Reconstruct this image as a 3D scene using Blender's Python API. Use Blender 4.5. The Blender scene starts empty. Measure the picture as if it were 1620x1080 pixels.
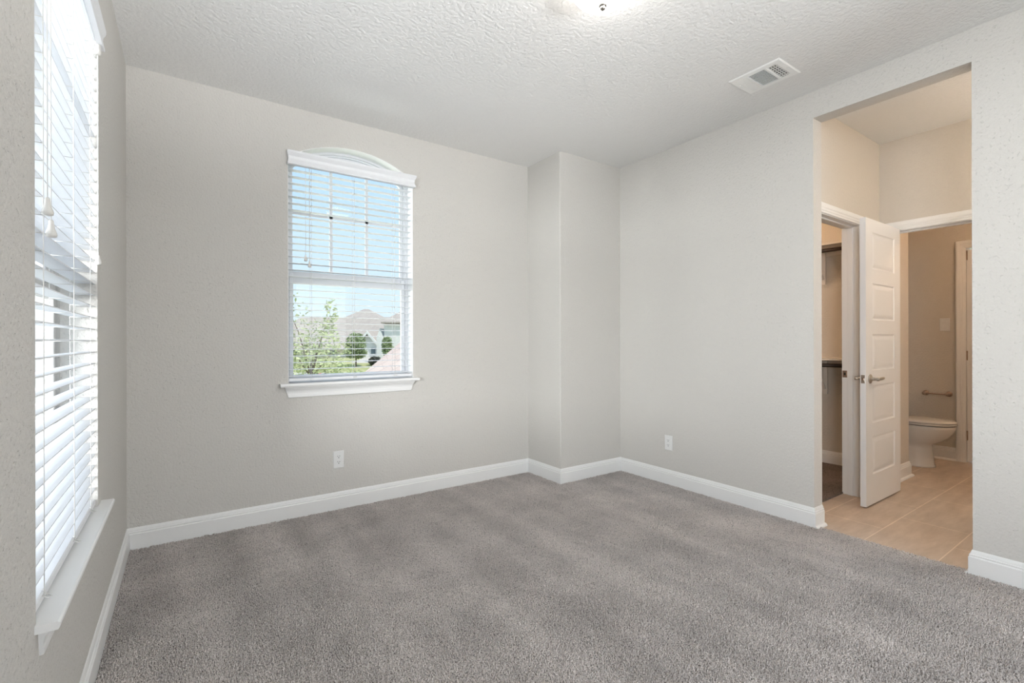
import bpy, bmesh, math, random
import numpy as np
from mathutils import Vector, Matrix
R = math.radians
random.seed(7)
S = bpy.context.scene
COL = S.collection

# ---------------------------------------------------------------- camera
cam_d = bpy.data.cameras.new('camera'); cam = bpy.data.objects.new('camera', cam_d); COL.objects.link(cam)
cam_d.sensor_width = 36.0; cam_d.lens = 751.75 / 1620 * 36; cam_d.shift_y = -0.63 / 1620
cam_d.clip_start = 0.02; cam_d.clip_end = 600
cam.matrix_world = (Matrix.Translation((0, 0, 1.17)) @ Matrix.Rotation(R(-34.56), 4, 'Z')
                    @ Matrix.Rotation(R(90), 4, 'X') @ Matrix.Rotation(R(-0.1455), 4, 'Z'))
S.camera = cam

# ---------------------------------------------------------------- light
S.view_settings.view_transform = 'Standard'; S.view_settings.look = 'None'
S.view_settings.exposure = 0.66; S.view_settings.gamma = 1.0; S.view_settings.use_curve_mapping = False
W = bpy.data.worlds.new('sky'); S.world = W; W.use_nodes = True
wn = W.node_tree; wn.nodes.clear()
def wnode(t): return wn.nodes.new(t)
_tc = wnode('ShaderNodeTexCoord'); _sx = wnode('ShaderNodeSeparateXYZ'); _rp = wnode('ShaderNodeValToRGB')
_bg = wnode('ShaderNodeBackground'); _wo = wnode('ShaderNodeOutputWorld')
wn.links.new(_tc.outputs['Generated'], _sx.inputs[0]); wn.links.new(_sx.outputs['Z'], _rp.inputs[0])
wn.links.new(_rp.outputs[0], _bg.inputs[0]); wn.links.new(_bg.outputs[0], _wo.inputs[0])
_e = _rp.color_ramp.elements
_e[0].position = 0.0; _e[0].color = (0.74, 0.86, 0.93, 1)
_e[1].position = 0.45; _e[1].color = (0.42, 0.66, 0.98, 1)
_m = _e.new(0.12); _m.color = (0.66, 0.83, 0.95, 1)
_m = _e.new(0.30); _m.color = (0.52, 0.74, 0.97, 1)
_bg.inputs[1].default_value = 0.74

def lamp(name, kind, loc, energy, color=(1, 1, 1), size=None, size_y=None, aim=None, radius=None):
    d = bpy.data.lights.new(name, kind); d.energy = energy; d.color = color
    if kind == 'AREA':
        d.shape = 'RECTANGLE'; d.size = size; d.size_y = size_y or size
    if radius is not None: d.shadow_soft_size = radius
    o = bpy.data.objects.new(name, d); COL.objects.link(o); o.location = loc
    if aim is not None:
        o.rotation_euler = (Vector(aim) - Vector(loc)).to_track_quat('-Z', 'Y').to_euler()
    return o
sun = lamp('sun', 'SUN', (0, 0, 20), 2.5, (1.0, 0.95, 0.86), aim=(-1.48, 3.98, 13.2)); sun.data.angle = R(1.0)
# added area lamps standing in for daylight at the left side: low, upward, high
lamp('left_low_fill', 'AREA', (-6.0, -1.2, 1.45), 940, (0.97, 0.985, 1.0), 6.0, 2.2, aim=(0.0, 1.0, 1.6))
lamp('left_upward_fill', 'AREA', (-6.5, 1.2, -1.2), 90, (0.97, 0.985, 1.0), 9.0, 2.0, aim=(-.27, 1.6, 1.4))
lamp('left_high_fill', 'AREA', (-2.1, 1.9, 3.3), 40, (0.96, 0.98, 1.0), 1.8, 1.8, aim=(-.27, 1.9, 1.4))
# added lamps that fill the room through the made-up window behind the camera
lamp('rear_fill', 'AREA', (1.4, -3.0, 1.7), 90, (0.98, 0.99, 1.0), 3.0, 2.0, aim=(1.0, 1.5, 1.15))
lamp('rear_upward_fill', 'AREA', (3.2, -6.0, -1.2), 760, (0.97, 0.985, 1.0), 4.5, 1.2, aim=(1.4, -1.35, 1.0))
# area lamps put outside the arched window to brighten its reveal and the ceiling
lamp('arched_window_fill', 'AREA', (-2.2, 7.0, 2.0), 150, (0.97, 0.985, 1.0), 3.0, 2.6, aim=(1.1, 3.5, 2.0))
lamp('arched_window_upward_fill', 'AREA', (0.5, 10.0, -1.8), 130, (0.95, 0.975, 1.0), 8.0, 2.0, aim=(1.0, 3.5, 1.8))
# warm lamps of the hall, the bathroom and the closet (their fittings are out of the photo)
lamp('hall_ceiling_lamp_light', 'POINT', (3.95, 0.0, 2.35), 14, (1.0, 0.85, 0.70), radius=0.12)
lamp('bath_lamp_light', 'POINT', (5.35, 0.3, 2.4), 14, (1.0, 0.68, 0.44), radius=0.05)
lamp('closet_lamp_light', 'POINT', (4.1, 2.6, 2.5), 12, (1.0, 0.68, 0.44), radius=0.06)

# ---------------------------------------------------------------- materials
def mat(name, color, rough=0.6, metal=0.0, spec=0.5):
    m = bpy.data.materials.new(name); m.use_nodes = True
    b = m.node_tree.nodes['Principled BSDF']
    b.inputs['Base Color'].default_value = (*color, 1); b.inputs['Roughness'].default_value = rough
    b.inputs['Metallic'].default_value = metal; b.inputs['Specular IOR Level'].default_value = spec
    return m
def nd(m, t, **kw):
    n = m.node_tree.nodes.new(t)
    for k, v in kw.items(): setattr(n, k, v)
    return n
def lk(m, a, b): m.node_tree.links.new(a, b)
def pos(m): return nd(m, 'ShaderNodeNewGeometry').outputs['Position']
def noise(m, scale, detail=2.0, rough=0.5, vec=None):
    n = nd(m, 'ShaderNodeTexNoise'); n.inputs['Scale'].default_value = scale
    n.inputs['Detail'].default_value = detail; n.inputs['Roughness'].default_value = rough
    lk(m, vec if vec is not None else pos(m), n.inputs['Vector']); return n
def ramp(m, src, stops):
    r = nd(m, 'ShaderNodeValToRGB'); e = r.color_ramp.elements
    e[0].position, e[0].color = stops[0][0], (*stops[0][1], 1)
    e[1].position, e[1].color = stops[-1][0], (*stops[-1][1], 1)
    for p, c in stops[1:-1]:
        q = e.new(p); q.color = (*c, 1)
    lk(m, src, r.inputs[0]); return r.outputs[0]
def bump(m, src, strength, dist):
    b = nd(m, 'ShaderNodeBump'); b.inputs['Strength'].default_value = strength; b.inputs['Distance'].default_value = dist
    lk(m, src, b.inputs['Height']); lk(m, b.outputs[0], m.node_tree.nodes['Principled BSDF'].inputs['Normal']); return b
def basecol(m, out): lk(m, out, m.node_tree.nodes['Principled BSDF'].inputs['Base Color'])

def paint(name, color, scale, dist, pits=0):
    m = mat(name, color, 0.75, spec=0.25)
    n = noise(m, scale, 3.0, 0.55)
    h = ramp(m, n.outputs[0], [(0.38, (0, 0, 0)), (0.5, (.6, .6, .6)), (0.62, (1, 1, 1))])
    if pits:      # knocked-down plaster: flat islands with sparse sharp-edged pits
        n2 = noise(m, 62, 2.0, 0.6); h2 = ramp(m, n2.outputs[0], [(0.31, (0, 0, 0)), (0.37, (1, 1, 1))])
        ad = nd(m, 'ShaderNodeMath', operation='MULTIPLY_ADD'); ad.inputs[1].default_value = pits
        lk(m, h2, ad.inputs[0]); lk(m, h, ad.inputs[2]); h = ad.outputs[0]
    bump(m, h, 0.6, dist); return m
M_WALL = paint('wall_paint', (0.65, 0.63, 0.595), 75, 0.0020, 2.0)
M_CEIL = paint('ceiling_paint', (0.85, 0.845, 0.83), 55, 0.0030)
M_HALL = paint('hall_paint', (0.66, 0.615, 0.55), 75, 0.0022)
M_TRIM = mat('white_trim_enamel', (0.86, 0.86, 0.85), 0.35)
M_DOOR = mat('white_door_enamel', (0.86, 0.865, 0.87), 0.38)
M_VINYL = mat('white_vinyl', (0.74, 0.75, 0.77), 0.4)
M_VINYL_DARKER = mat('darker_vinyl', (0.50, 0.485, 0.46), 0.45)  # darker copy of the white vinyl, for the left window
M_SLAT = mat('white_slat', (0.82, 0.83, 0.85), 0.4)
M_CORD = mat('white_cord', (0.80, 0.79, 0.76), 0.6)
M_PLATE = mat('white_plate', (0.80, 0.80, 0.79), 0.3)
M_SLOT = mat('dark_slot', (0.02, 0.02, 0.02), 0.6)
M_NICKEL = mat('brushed_nickel', (0.46, 0.43, 0.39), 0.28, 1.0)
M_BRONZE = mat('brown_nickel', (0.40, 0.31, 0.25), 0.3, 1.0)
M_ROD = mat('dark_rod', (0.045, 0.03, 0.022), 0.35, 0.3)
M_SHELF = mat('shelf_white', (0.72, 0.68, 0.62), 0.5)
M_PORC = mat('porcelain', (0.78, 0.76, 0.72), 0.12)
M_VENT = mat('vent_white', (0.92, 0.92, 0.90), 0.4)
M_DUCT = mat('duct_dark', (0.03, 0.03, 0.03), 0.8)
M_TASSEL = mat('tassel_white', (0.76, 0.74, 0.70), 0.4)

M_GLASS = bpy.data.materials.new('window_glass'); M_GLASS.use_nodes = True
_t = M_GLASS.node_tree; _t.nodes.clear()
_o = _t.nodes.new('ShaderNodeOutputMaterial'); _mx = _t.nodes.new('ShaderNodeMixShader')
_tr = _t.nodes.new('ShaderNodeBsdfTransparent'); _gl = _t.nodes.new('ShaderNodeBsdfGlossy'); _fr = _t.nodes.new('ShaderNodeLayerWeight'); _pw = _t.nodes.new('ShaderNodeMath'); _ml = _t.nodes.new('ShaderNodeMath')
_tr.inputs[0].default_value = (0.97, 0.98, 0.98, 1); _gl.inputs['Roughness'].default_value = 0.01; _fr.inputs[0].default_value = 0.5
_pw.operation = 'POWER'; _pw.inputs[1].default_value = 5.0; _ml.operation = 'MULTIPLY_ADD'; _ml.inputs[1].default_value = 0.6; _ml.inputs[2].default_value = 0.008
_t.links.new(_fr.outputs['Facing'], _pw.inputs[0]); _t.links.new(_pw.outputs[0], _ml.inputs[0])
_t.links.new(_ml.outputs[0], _mx.inputs[0]); _t.links.new(_tr.outputs[0], _mx.inputs[1]); _t.links.new(_gl.outputs[0], _mx.inputs[2])
_t.links.new(_mx.outputs[0], _o.inputs[0])

M_LAMP = bpy.data.materials.new('frosted_lit_glass'); M_LAMP.use_nodes = True
_b = M_LAMP.node_tree.nodes['Principled BSDF']; _b.inputs['Base Color'].default_value = (0.9, 0.88, 0.84, 1)
_b.inputs['Emission Color'].default_value = (1.0, 0.95, 0.90, 1); _b.inputs['Emission Strength'].default_value = 10.0
_b.inputs['Roughness'].default_value = 0.25

def carpet_mat(name, light, mid, dark):
    m = mat(name, mid, 0.95, spec=0.1)
    p = pos(m)
    n1 = noise(m, 190, 2.0, 0.6, p)
    vo = nd(m, 'ShaderNodeTexVoronoi'); vo.inputs['Scale'].default_value = 170; lk(m, p, vo.inputs['Vector'])
    c = ramp(m, n1.outputs[0], [(0.34, dark), (0.42, mid), (0.62, light)])
    # pile laid in vacuum stripes that run along the room, with softer swirls
    mp = nd(m, 'ShaderNodeMapping'); mp.inputs['Scale'].default_value = (4.6, 0.55, 1); mp.inputs['Rotation'].default_value = (0, 0, R(-5))
    lk(m, p, mp.inputs['Vector'])
    n2 = noise(m, 1.0, 1.5, 0.5, mp.outputs[0]); n3 = noise(m, 3.2, 3.0, 0.6, p)
    ad = nd(m, 'ShaderNodeMath', operation='ADD'); lk(m, n2.outputs[0], ad.inputs[0]); lk(m, n3.outputs[0], ad.inputs[1])
    st = ramp(m, ad.outputs[0], [(0.0, (.8, .8, .8)), (1.0, (1.0, 1.0, 1.0))])
    mr = nd(m, 'ShaderNodeMapRange'); mr.inputs[1].default_value = 0.72; mr.inputs[2].default_value = 1.25
    mr.inputs[3].default_value = 0.80; mr.inputs[4].default_value = 1.12; lk(m, ad.outputs[0], mr.inputs[0])
    mm = nd(m, 'ShaderNodeMix', data_type='RGBA', blend_type='MULTIPLY'); mm.inputs[0].default_value = 1.0
    lk(m, c, mm.inputs[6]); lk(m, mr.outputs[0], mm.inputs[7])
    basecol(m, mm.outputs[2])
    sub = nd(m, 'ShaderNodeMath', operation='SUBTRACT'); lk(m, n1.outputs[0], sub.inputs[0]); lk(m, vo.outputs['Distance'], sub.inputs[1])
    bump(m, sub.outputs[0], 0.8, 0.006)
    return m
M_CARPET = carpet_mat('carpet_pile', (0.90, 0.835, 0.80), (0.73, 0.67, 0.635), (0.22, 0.19, 0.18))

M_CARPET_SHADED = carpet_mat('closet_carpet_shaded', (0.30, 0.25, 0.22), (0.21, 0.175, 0.155), (0.05, 0.04, 0.035))  # same carpet; dim closet light and missing tuft shade put into the colour

def tile_mat():
    m = mat('beige_floor_tile', (0.5, 0.4, 0.31), 0.42, spec=0.4)
    p = pos(m)
    mp = nd(m, 'ShaderNodeMapping'); mp.inputs['Location'].default_value = (-3.60, -0.80, 0); lk(m, p, mp.inputs['Vector'])
    br = nd(m, 'ShaderNodeTexBrick'); lk(m, mp.outputs[0], br.inputs['Vector'])
    br.inputs['Scale'].default_value = 1.0; br.inputs['Mortar Size'].default_value = 0.0028; br.inputs['Mortar Smooth'].default_value = 0.2
    br.inputs['Brick Width'].default_value = 0.65; br.inputs['Row Height'].default_value = 0.335; br.offset = 0.5
    br.inputs['Color1'].default_value = (0.56, 0.465, 0.38, 1); br.inputs['Color2'].default_value = (0.60, 0.495, 0.405, 1)
    br.inputs['Mortar'].default_value = (0.80, 0.69, 0.57, 1)
    m3 = nd(m, 'ShaderNodeMapping'); m3.inputs['Scale'].default_value = (2.2, 9, 1); lk(m, p, m3.inputs['Vector'])
    n = noise(m, 1.6, 5.0, 0.65, m3.outputs[0]); s = ramp(m, n.outputs[0], [(0.3, (.84, .81, .78)), (0.7, (1.10, 1.10, 1.10))])
    mm = nd(m, 'ShaderNodeMix', data_type='RGBA', blend_type='MULTIPLY'); mm.inputs[0].default_value = 1.0
    lk(m, br.outputs[0], mm.inputs[6]); lk(m, s, mm.inputs[7]); basecol(m, mm.outputs[2])
    return m
M_TILE = tile_mat()

def noisy(name, c0, c1, scale, rough=0.9):
    m = mat(name, c0, rough, spec=0.1); n = noise(m, scale, 4.0, 0.65)
    basecol(m, ramp(m, n.outputs[0], [(0.35, c0), (0.65, c1)])); return m
M_GRASS = noisy('dry_lawn', (0.30, 0.33, 0.13), (0.50, 0.47, 0.26), 0.5)
M_ROAD = noisy('pale_concrete', (0.55, 0.50, 0.44), (0.62, 0.57, 0.50), 0.4)
M_STUCCO = noisy('cream_stucco', (0.70, 0.66, 0.58), (0.76, 0.72, 0.64), 1.5)
M_WHITEWALL = noisy('white_siding', (0.78, 0.76, 0.72), (0.84, 0.82, 0.78), 1.5)
def shingle(name, a, b):
    m = mat(name, a, 0.9, spec=0.1)
    br = nd(m, 'ShaderNodeTexBrick'); p = pos(m); lk(m, p, br.inputs['Vector'])
    br.inputs['Scale'].default_value = 1.0; br.inputs['Brick Width'].default_value = 0.5; br.inputs['Row Height'].default_value = 0.22
    br.inputs['Mortar Size'].default_value = 0.010
    br.inputs['Color1'].default_value = (*a, 1); br.inputs['Color2'].default_value = (*b, 1); br.inputs['Mortar'].default_value = (a[0]*.85, a[1]*.85, a[2]*.85, 1)
    basecol(m, br.outputs[0]); return m
M_ROOF_A = shingle('tan_grey_shingles', (0.42, 0.36, 0.32), (0.48, 0.42, 0.37))
M_ROOF_B = shingle('rosy_brown_shingles', (0.50, 0.40, 0.36), (0.57, 0.47, 0.42))
M_PANE = mat('dark_house_glass', (0.10, 0.14, 0.16), 0.1)
M_BARK = noisy('bark', (0.13, 0.10, 0.08), (0.22, 0.18, 0.14), 8)
def leafmat(name, a, b):
    m = mat(name, a, 0.6, spec=0.3); n = noise(m, 5.5, 3.0, 0.7)
    basecol(m, ramp(m, n.outputs[0], [(0.33, a), (0.67, b)])); return m
M_LEAF_A = leafmat('pale_green_leaves', (0.22, 0.29, 0.11), (0.58, 0.60, 0.36))
M_LEAF_B = leafmat('mid_green_leaves', (0.12, 0.19, 0.07), (0.42, 0.48, 0.26))
M_LEAF_C = leafmat('dark_bush_leaves', (0.04, 0.05, 0.035), (0.13, 0.13, 0.10))
M_PETAL = mat('pink_petals', (0.72, 0.22, 0.26), 0.7)

# ---------------------------------------------------------------- mesh helpers
class MB:
    def __init__(s): s.v = []; s.f = []; s.sm = []
    def face(s, pts, smooth=False):
        n = len(s.v); s.v += [tuple(p) for p in pts]; s.f.append(tuple(range(n, n + len(pts)))); s.sm.append(smooth)
    def add(s, verts, faces, smooth=False):
        n = len(s.v); s.v += [tuple(p) for p in verts]
        for f in faces: s.f.append(tuple(i + n for i in f)); s.sm.append(smooth)
    def box(s, x0, y0, z0, x1, y1, z1):
        x0, x1 = sorted((x0, x1)); y0, y1 = sorted((y0, y1)); z0, z1 = sorted((z0, z1))
        s.add([(x0,y0,z0),(x1,y0,z0),(x1,y1,z0),(x0,y1,z0),(x0,y0,z1),(x1,y0,z1),(x1,y1,z1),(x0,y1,z1)],
              [(0,3,2,1),(4,5,6,7),(0,1,5,4),(1,2,6,5),(2,3,7,6),(3,0,4,7)])
    def extrude(s, poly, fn, d0, d1, smooth=False):
        """poly: 2D outline; fn(u, v, d) -> xyz"""
        n = len(poly)
        s.add([fn(u, v, d0) for u, v in poly] + [fn(u, v, d1) for u, v in poly],
              [tuple(range(n)), tuple(range(2*n-1, n-1, -1))], False)
        s.add([fn(u, v, d0) for u, v in poly] + [fn(u, v, d1) for u, v in poly],
              [(i, i+n, (i+1) % n + n, (i+1) % n) for i in range(n)], smooth)
    def loft(s, rings, cap0=True, cap1=True, smooth=True):
        n = len(rings[0]); vs = [p for r in rings for p in r]; fs = []
        for k in range(len(rings)-1):
            for i in range(n): fs.append((k*n+i, k*n+(i+1) % n, (k+1)*n+(i+1) % n, (k+1)*n+i))
        s.add(vs, fs, smooth)
        if cap0: s.face(list(reversed(rings[0])))
        if cap1: s.face(rings[-1])
    def tube(s, pts, r, n=8, smooth=True):
        pts = [Vector(p) for p in pts]; rad = r if isinstance(r, (list, tuple)) else [r]*len(pts); rings = []
        for i, p in enumerate(pts):
            t = (pts[min(i+1, len(pts)-1)] - pts[max(i-1, 0)]).normalized()
            a = t.orthogonal().normalized() if abs(t.z) > .9 else t.cross(Vector((0, 0, 1))).normalized()
            b = t.cross(a)
            rings.append([p + rad[i]*(math.cos(2*math.pi*k/n)*a + math.sin(2*math.pi*k/n)*b) for k in range(n)])
        s.loft(rings, smooth=smooth)
    def lathe(s, prof, fn=None, n=24, smooth=True):
        """prof: (radius, height); fn(x, y, h) -> xyz"""
        fn = fn or (lambda x, y, h: (x, y, h))
        s.loft([[fn(max(r, 1e-5)*math.cos(2*math.pi*k/n), max(r, 1e-5)*math.sin(2*math.pi*k/n), h) for k in range(n)] for r, h in prof], smooth=smooth)
    def build(s, name, m, parent=None, bevel=0.0, segs=2):
        me = bpy.data.meshes.new(name); bm = bmesh.new()
        vs = [bm.verts.new(v) for v in s.v]
        for f, sm in zip(s.f, s.sm):
            try: q = bm.faces.new([vs[i] for i in f]); q.smooth = sm
            except ValueError: pass
        bmesh.ops.remove_doubles(bm, verts=bm.verts, dist=1e-5)
        bmesh.ops.recalc_face_normals(bm, faces=bm.faces)
        bm.to_mesh(me); bm.free()
        o = bpy.data.objects.new(name, me); COL.objects.link(o); me.materials.append(m)
        if parent is not None:
            o.parent = parent; o.matrix_parent_inverse = parent.matrix_world.inverted()
        if bevel:
            b = o.modifiers.new('soft_edges', 'BEVEL'); b.width = bevel; b.segments = segs; b.limit_method = 'ANGLE'; b.angle_limit = R(40)
            b.harden_normals = False
        return o
def box(name, a, m, parent=None, bevel=0.0, segs=2):
    q = MB(); q.box(*a); return q.build(name, m, parent, bevel, segs)
def tag(o, label, cat, group=None, kind=None):
    o['label'] = label; o['category'] = cat
    if group: o['group'] = group
    if kind: o['kind'] = kind
    return o
def struct(o, label, cat): return tag(o, label, cat, kind='structure')
def thing(name, label, cat, loc, group=None, kind=None):
    o = bpy.data.objects.new(name, None); COL.objects.link(o); o.location = loc; o.empty_display_size = 0.1
    bpy.context.view_layer.update(); return tag(o, label, cat, group, kind)

def sweep(path, prof, fn, only=None):
    """Mouldings: prof (offset to the left of the path, protrusion) carried along a mitred 2D path."""
    q = MB(); n = len(path); P = [Vector(p) for p in path]
    def left(a, b):
        d = (b - a).normalized(); return Vector((-d.y, d.x))
    mit = []
    for i in range(n):
        if i == 0: mit.append(left(P[0], P[1]))
        elif i == n-1: mit.append(left(P[-2], P[-1]))
        else:
            a, b = left(P[i-1], P[i]), left(P[i], P[i+1]); mit.append((a + b) / (1 + a.dot(b)))
    rings = [[fn(*(P[i] + mit[i]*o), p) for o, p in prof] for i in range(n)]
    for i in range(n-1):
        if only is not None and i not in only: continue
        q.loft([rings[i], rings[i+1]], smooth=False)
    return q

# ---------------------------------------------------------------- room numbers (metres; camera at the origin, 1.17 m up)
H = 2.7331; XL = -0.271; YB = 3.4398; YC = 2.9954; XC = 2.546; XR = 3.2565
Y1 = 1.3842; Y2 = 0.6541; ZH = 2.567; XRB = 3.368; YF = -1.35; TF = -0.010
HX = 4.583; HY = 1.463; HXB = 4.70; CY = 1.575; CXB = 5.05; AX = 5.20; BX = 6.20; BY = 1.45
QY0, QY1 = -1.05, -0.30          # made-up second left window, lets fill light in
LY0, LY1, LZ0, LZ1 = 1.456, 2.372, 0.55, 2.42
WX0, WX1, WZ0, WZS = 0.565, 1.447, 0.893, 2.404

def arc(x0, x1, zs, rise, n=24):
    c = (x1 - x0)/2; rad = (c*c + rise*rise)/(2*rise); cx = (x0 + x1)/2; cz = zs + rise - rad; a = math.asin(c/rad)
    return [(cx + rad*math.sin(-a + 2*a*i/n), cz + rad*math.cos(-a + 2*a*i/n)) for i in range(n+1)]

# ---------------------------------------------------------------- bedroom shell
struct(box('floor', (XL-.2, YF-.1, -0.2, XR+.02, YB+.2, -0.016), M_ROAD), 'slab under the bedroom carpet', 'floor')
def carpet(name, x0, y0, x1, y1, step, wob):
    q = MB(); nx = int((x1-x0)/step); ny = int((y1-y0)/step)
    def P(i, j):
        x = x0+(x1-x0)*i/nx; y = y0+(y1-y0)*j/ny
        z = 0.0
        if i in (0, nx) or j in (0, ny): z = -0.012
        elif i in (1, nx-1) or j in (1, ny-1): z = -0.002 + random.uniform(-.001, .002)
        if i == nx or j == 0: x += random.uniform(-wob, wob)
        return (x, y, z)
    q.add([P(i, j) for j in range(ny+1) for i in range(nx+1)],
          [(j*(nx+1)+i, j*(nx+1)+i+1, (j+1)*(nx+1)+i+1, (j+1)*(nx+1)+i) for j in range(ny) for i in range(nx)], True)
    return q.build(name, M_CARPET)
cp = carpet('carpet', XL+.004, YF, XR+.02, YB-.004, 0.024, 0.0)
def tufts(o, x0, y0, x1, y1, step, clip):
    """cut pile: one small leaning yarn end per grid cell, added to the carpet's own mesh"""
    rg = np.random.default_rng(5)
    gx, gy = np.meshgrid(np.arange(x0, x1, step), np.arange(y0, y1, step)); gx = gx.ravel(); gy = gy.ravel()
    gx = gx + rg.uniform(-.42, .42, gx.size)*step; gy = gy + rg.uniform(-.42, .42, gy.size)*step
    k = clip(gx, gy); gx, gy = gx[k], gy[k]; n = gx.size
    h = rg.uniform(-.0035, .003, n); lx = rg.normal(0, .0022, n) + .0012*np.sin(gx*23+np.sin(gy*2.1)); ly = rg.normal(0, .0022, n) - .001
    rb, rt = step*.62, step*.36; ph = rg.uniform(0, 6.283, n); V = np.zeros((n, 8, 3))
    for i in range(4):
        a = ph + i*math.pi/2
        V[:, i] = np.stack([gx+rb*np.cos(a), gy+rb*np.sin(a), np.full(n, -.0095)], 1)
        V[:, 4+i] = np.stack([gx+lx+rt*np.cos(a+.5), gy+ly+rt*np.sin(a+.5), h + rg.uniform(-.0012, .0012, n)], 1)
    me = o.data; v0 = np.empty(len(me.vertices)*3, np.float32); me.vertices.foreach_get('co', v0); nv = len(me.vertices)
    f0 = np.empty(len(me.loops), np.int32); me.loops.foreach_get('vertex_index', f0)
    v0 = v0.reshape(-1, 3); v0[:, 2] -= .0075
    F = np.array([(0,1,5,4), (1,2,6,5), (2,3,7,6), (3,0,4,7), (4,5,6,7)])
    idx = (np.arange(n)[:, None, None]*8 + F[None]).reshape(-1) + nv
    co = np.concatenate([v0, V.reshape(-1, 3)]).astype(np.float32); li = np.concatenate([f0, idx]).astype(np.int32)
    m2 = bpy.data.meshes.new('carpet'); m2.vertices.add(len(co)); m2.vertices.foreach_set('co', co.ravel())
    m2.loops.add(len(li)); m2.loops.foreach_set('vertex_index', li)
    nf = len(li)//4; m2.polygons.add(nf); m2.polygons.foreach_set('loop_start', np.arange(nf, dtype=np.int32)*4)
    m2.update(calc_edges=True); m2.validate(); m2.materials.append(M_CARPET); o.data = m2
def open_floor(x, y):
    col_ = (x > XC-.016) & (y > YC-.016)
    return ~col_
tufts(cp, XL+.017, YF+.016, XR+.028, YB-.016, .0066, open_floor)
tag(cp, 'grey beige cut pile carpet with vacuum stripes covering the bedroom floor', 'carpet', kind='stuff')

ceil = box('ceiling', (XL-.2, YF-.15, H, XR+.06, YB+.2, H+.15), M_CEIL)
struct(ceil, 'textured off-white bedroom ceiling', 'ceiling')

# back wall with the arched window opening
q = MB(); f = lambda u, v, d: (u, d, v); WT = 0.17
q.extrude([(XL-.2, -.2), (WX0, -.2), (WX0, H), (XL-.2, H)], f, YB, YB+WT)
q.extrude([(WX1, -.2), (XR+.12, -.2), (XR+.12, H), (WX1, H)], f, YB, YB+WT)
q.extrude([(WX0, -.2), (WX1, -.2), (WX1, WZ0-.02), (WX0, WZ0-.02)], f, YB, YB+WT)
ar = arc(WX0, WX1, WZS, 0.137)
for a, b in zip(ar[:-1], ar[1:]): q.extrude([a, b, (b[0], H), (a[0], H)], f, YB, YB+WT)
struct(q.build('wall_back', M_WALL), 'warm grey bedroom wall with the arched window', 'wall')
# left wall with its window opening
q = MB(); f = lambda u, v, d: (-d, u, v)
q.extrude([(YF-.15, -.2), (QY0, -.2), (QY0, H), (YF-.15, H)], f, -XL, -XL+WT)
q.extrude([(QY0, -.2), (QY1, -.2), (QY1, LZ0), (QY0, LZ0)], f, -XL, -XL+WT)
q.extrude([(QY0, LZ1), (QY1, LZ1), (QY1, H), (QY0, H)], f, -XL, -XL+WT)
q.extrude([(QY1, -.2), (LY0, -.2), (LY0, H), (QY1, H)], f, -XL, -XL+WT)
q.extrude([(LY1, -.2), (YB+WT, -.2), (YB+WT, H), (LY1, H)], f, -XL, -XL+WT)
q.extrude([(LY0, -.2), (LY1, -.2), (LY1, LZ0-.018), (LY0, LZ0-.018)], f, -XL, -XL+WT)
q.extrude([(LY0, LZ1), (LY1, LZ1), (LY1, H), (LY0, H)], f, -XL, -XL+WT)
struct(q.build('wall_left', M_WALL), 'warm grey textured wall at the left edge with the tall blind-covered window', 'wall')
# right wall with the cased-out hall opening
q = MB(); q.box(XR, Y1, -.2, XRB, YB+WT, H); q.box(XR, YF, -.2, XRB, Y2, H); q.box(XR, Y2, ZH, XRB, Y1, H)
struct(q.build('wall_right', M_WALL), 'pale grey wall on the right with the tall opening to the hall', 'wall')
col = box('wall_column', (XC, YC, -.1, XR+.02, YB+.02, H+.02), M_WALL, bevel=0.008, segs=3)
struct(col, 'boxed-out grey wall corner between back wall and right wall', 'wall column')
RW = (0.6, 2.4, 0.7, 2.3)  # opening added for the rear fill lamps
q = MB(); f = lambda u, v, d: (u, d, v)
q.extrude([(XL-.2, -.2), (RW[0], -.2), (RW[0], H), (XL-.2, H)], f, YF-.15, YF)
q.extrude([(RW[1], -.2), (XR+.12, -.2), (XR+.12, H), (RW[1], H)], f, YF-.15, YF)
q.extrude([(RW[0], -.2), (RW[1], -.2), (RW[1], RW[2]), (RW[0], RW[2])], f, YF-.15, YF)
q.extrude([(RW[0], RW[3]), (RW[1], RW[3]), (RW[1], H), (RW[0], H)], f, YF-.15, YF)
struct(q.build('wall_front', M_WALL), 'grey bedroom wall behind the camera', 'wall')

# baseboards
BB = [(0, -.012), (.014, -.012), (.0145, .082), (.0115, .0855), (.0105, .089), (.0125, .092), (.0120, .0955), (.0075, .0975), (.0070, .102), (.0060, .108), (.0035, .115), (.001, .1175), (0, .1175)]
SHOE = [(.013, -.011), (.031, -.011), (.0305, -.006), (.028, .0), (.022, .006), (.013, .008)]
fb = lambda u, v, p: (u, v, p)
pth = [(XRB, Y1), (XR, Y1), (XR, YC), (XC, YC), (XC, YB), (XL, YB), (XL, YF), (XR, YF), (XR, Y2), (XRB, Y2)]
def base(name, segs, label, path=pth, shoe=None):
    o = sweep(path, BB, fb, segs).build(name, M_TRIM); struct(o, label, 'baseboard')
    if shoe is not None: sweep(path, SHOE, fb, shoe).build('shoe_molding', M_TRIM, o)
    return o
base('baseboard_right', (0, 1), 'white baseboard under the right wall, wrapping into the hall opening', shoe=(0,))
base('baseboard_column', (2, 3), 'white baseboard wrapping the boxed-out corner')
base('baseboard_back', (4,), 'white baseboard under the arched window wall')
base('baseboard_left', (5,), 'white baseboard under the tall left window')
base('baseboard_front', (6,), 'white baseboard behind the camera')
base('baseboard_entry', (7, 8), 'white baseboard at the right edge beside the hall opening', shoe=(8,))

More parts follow.
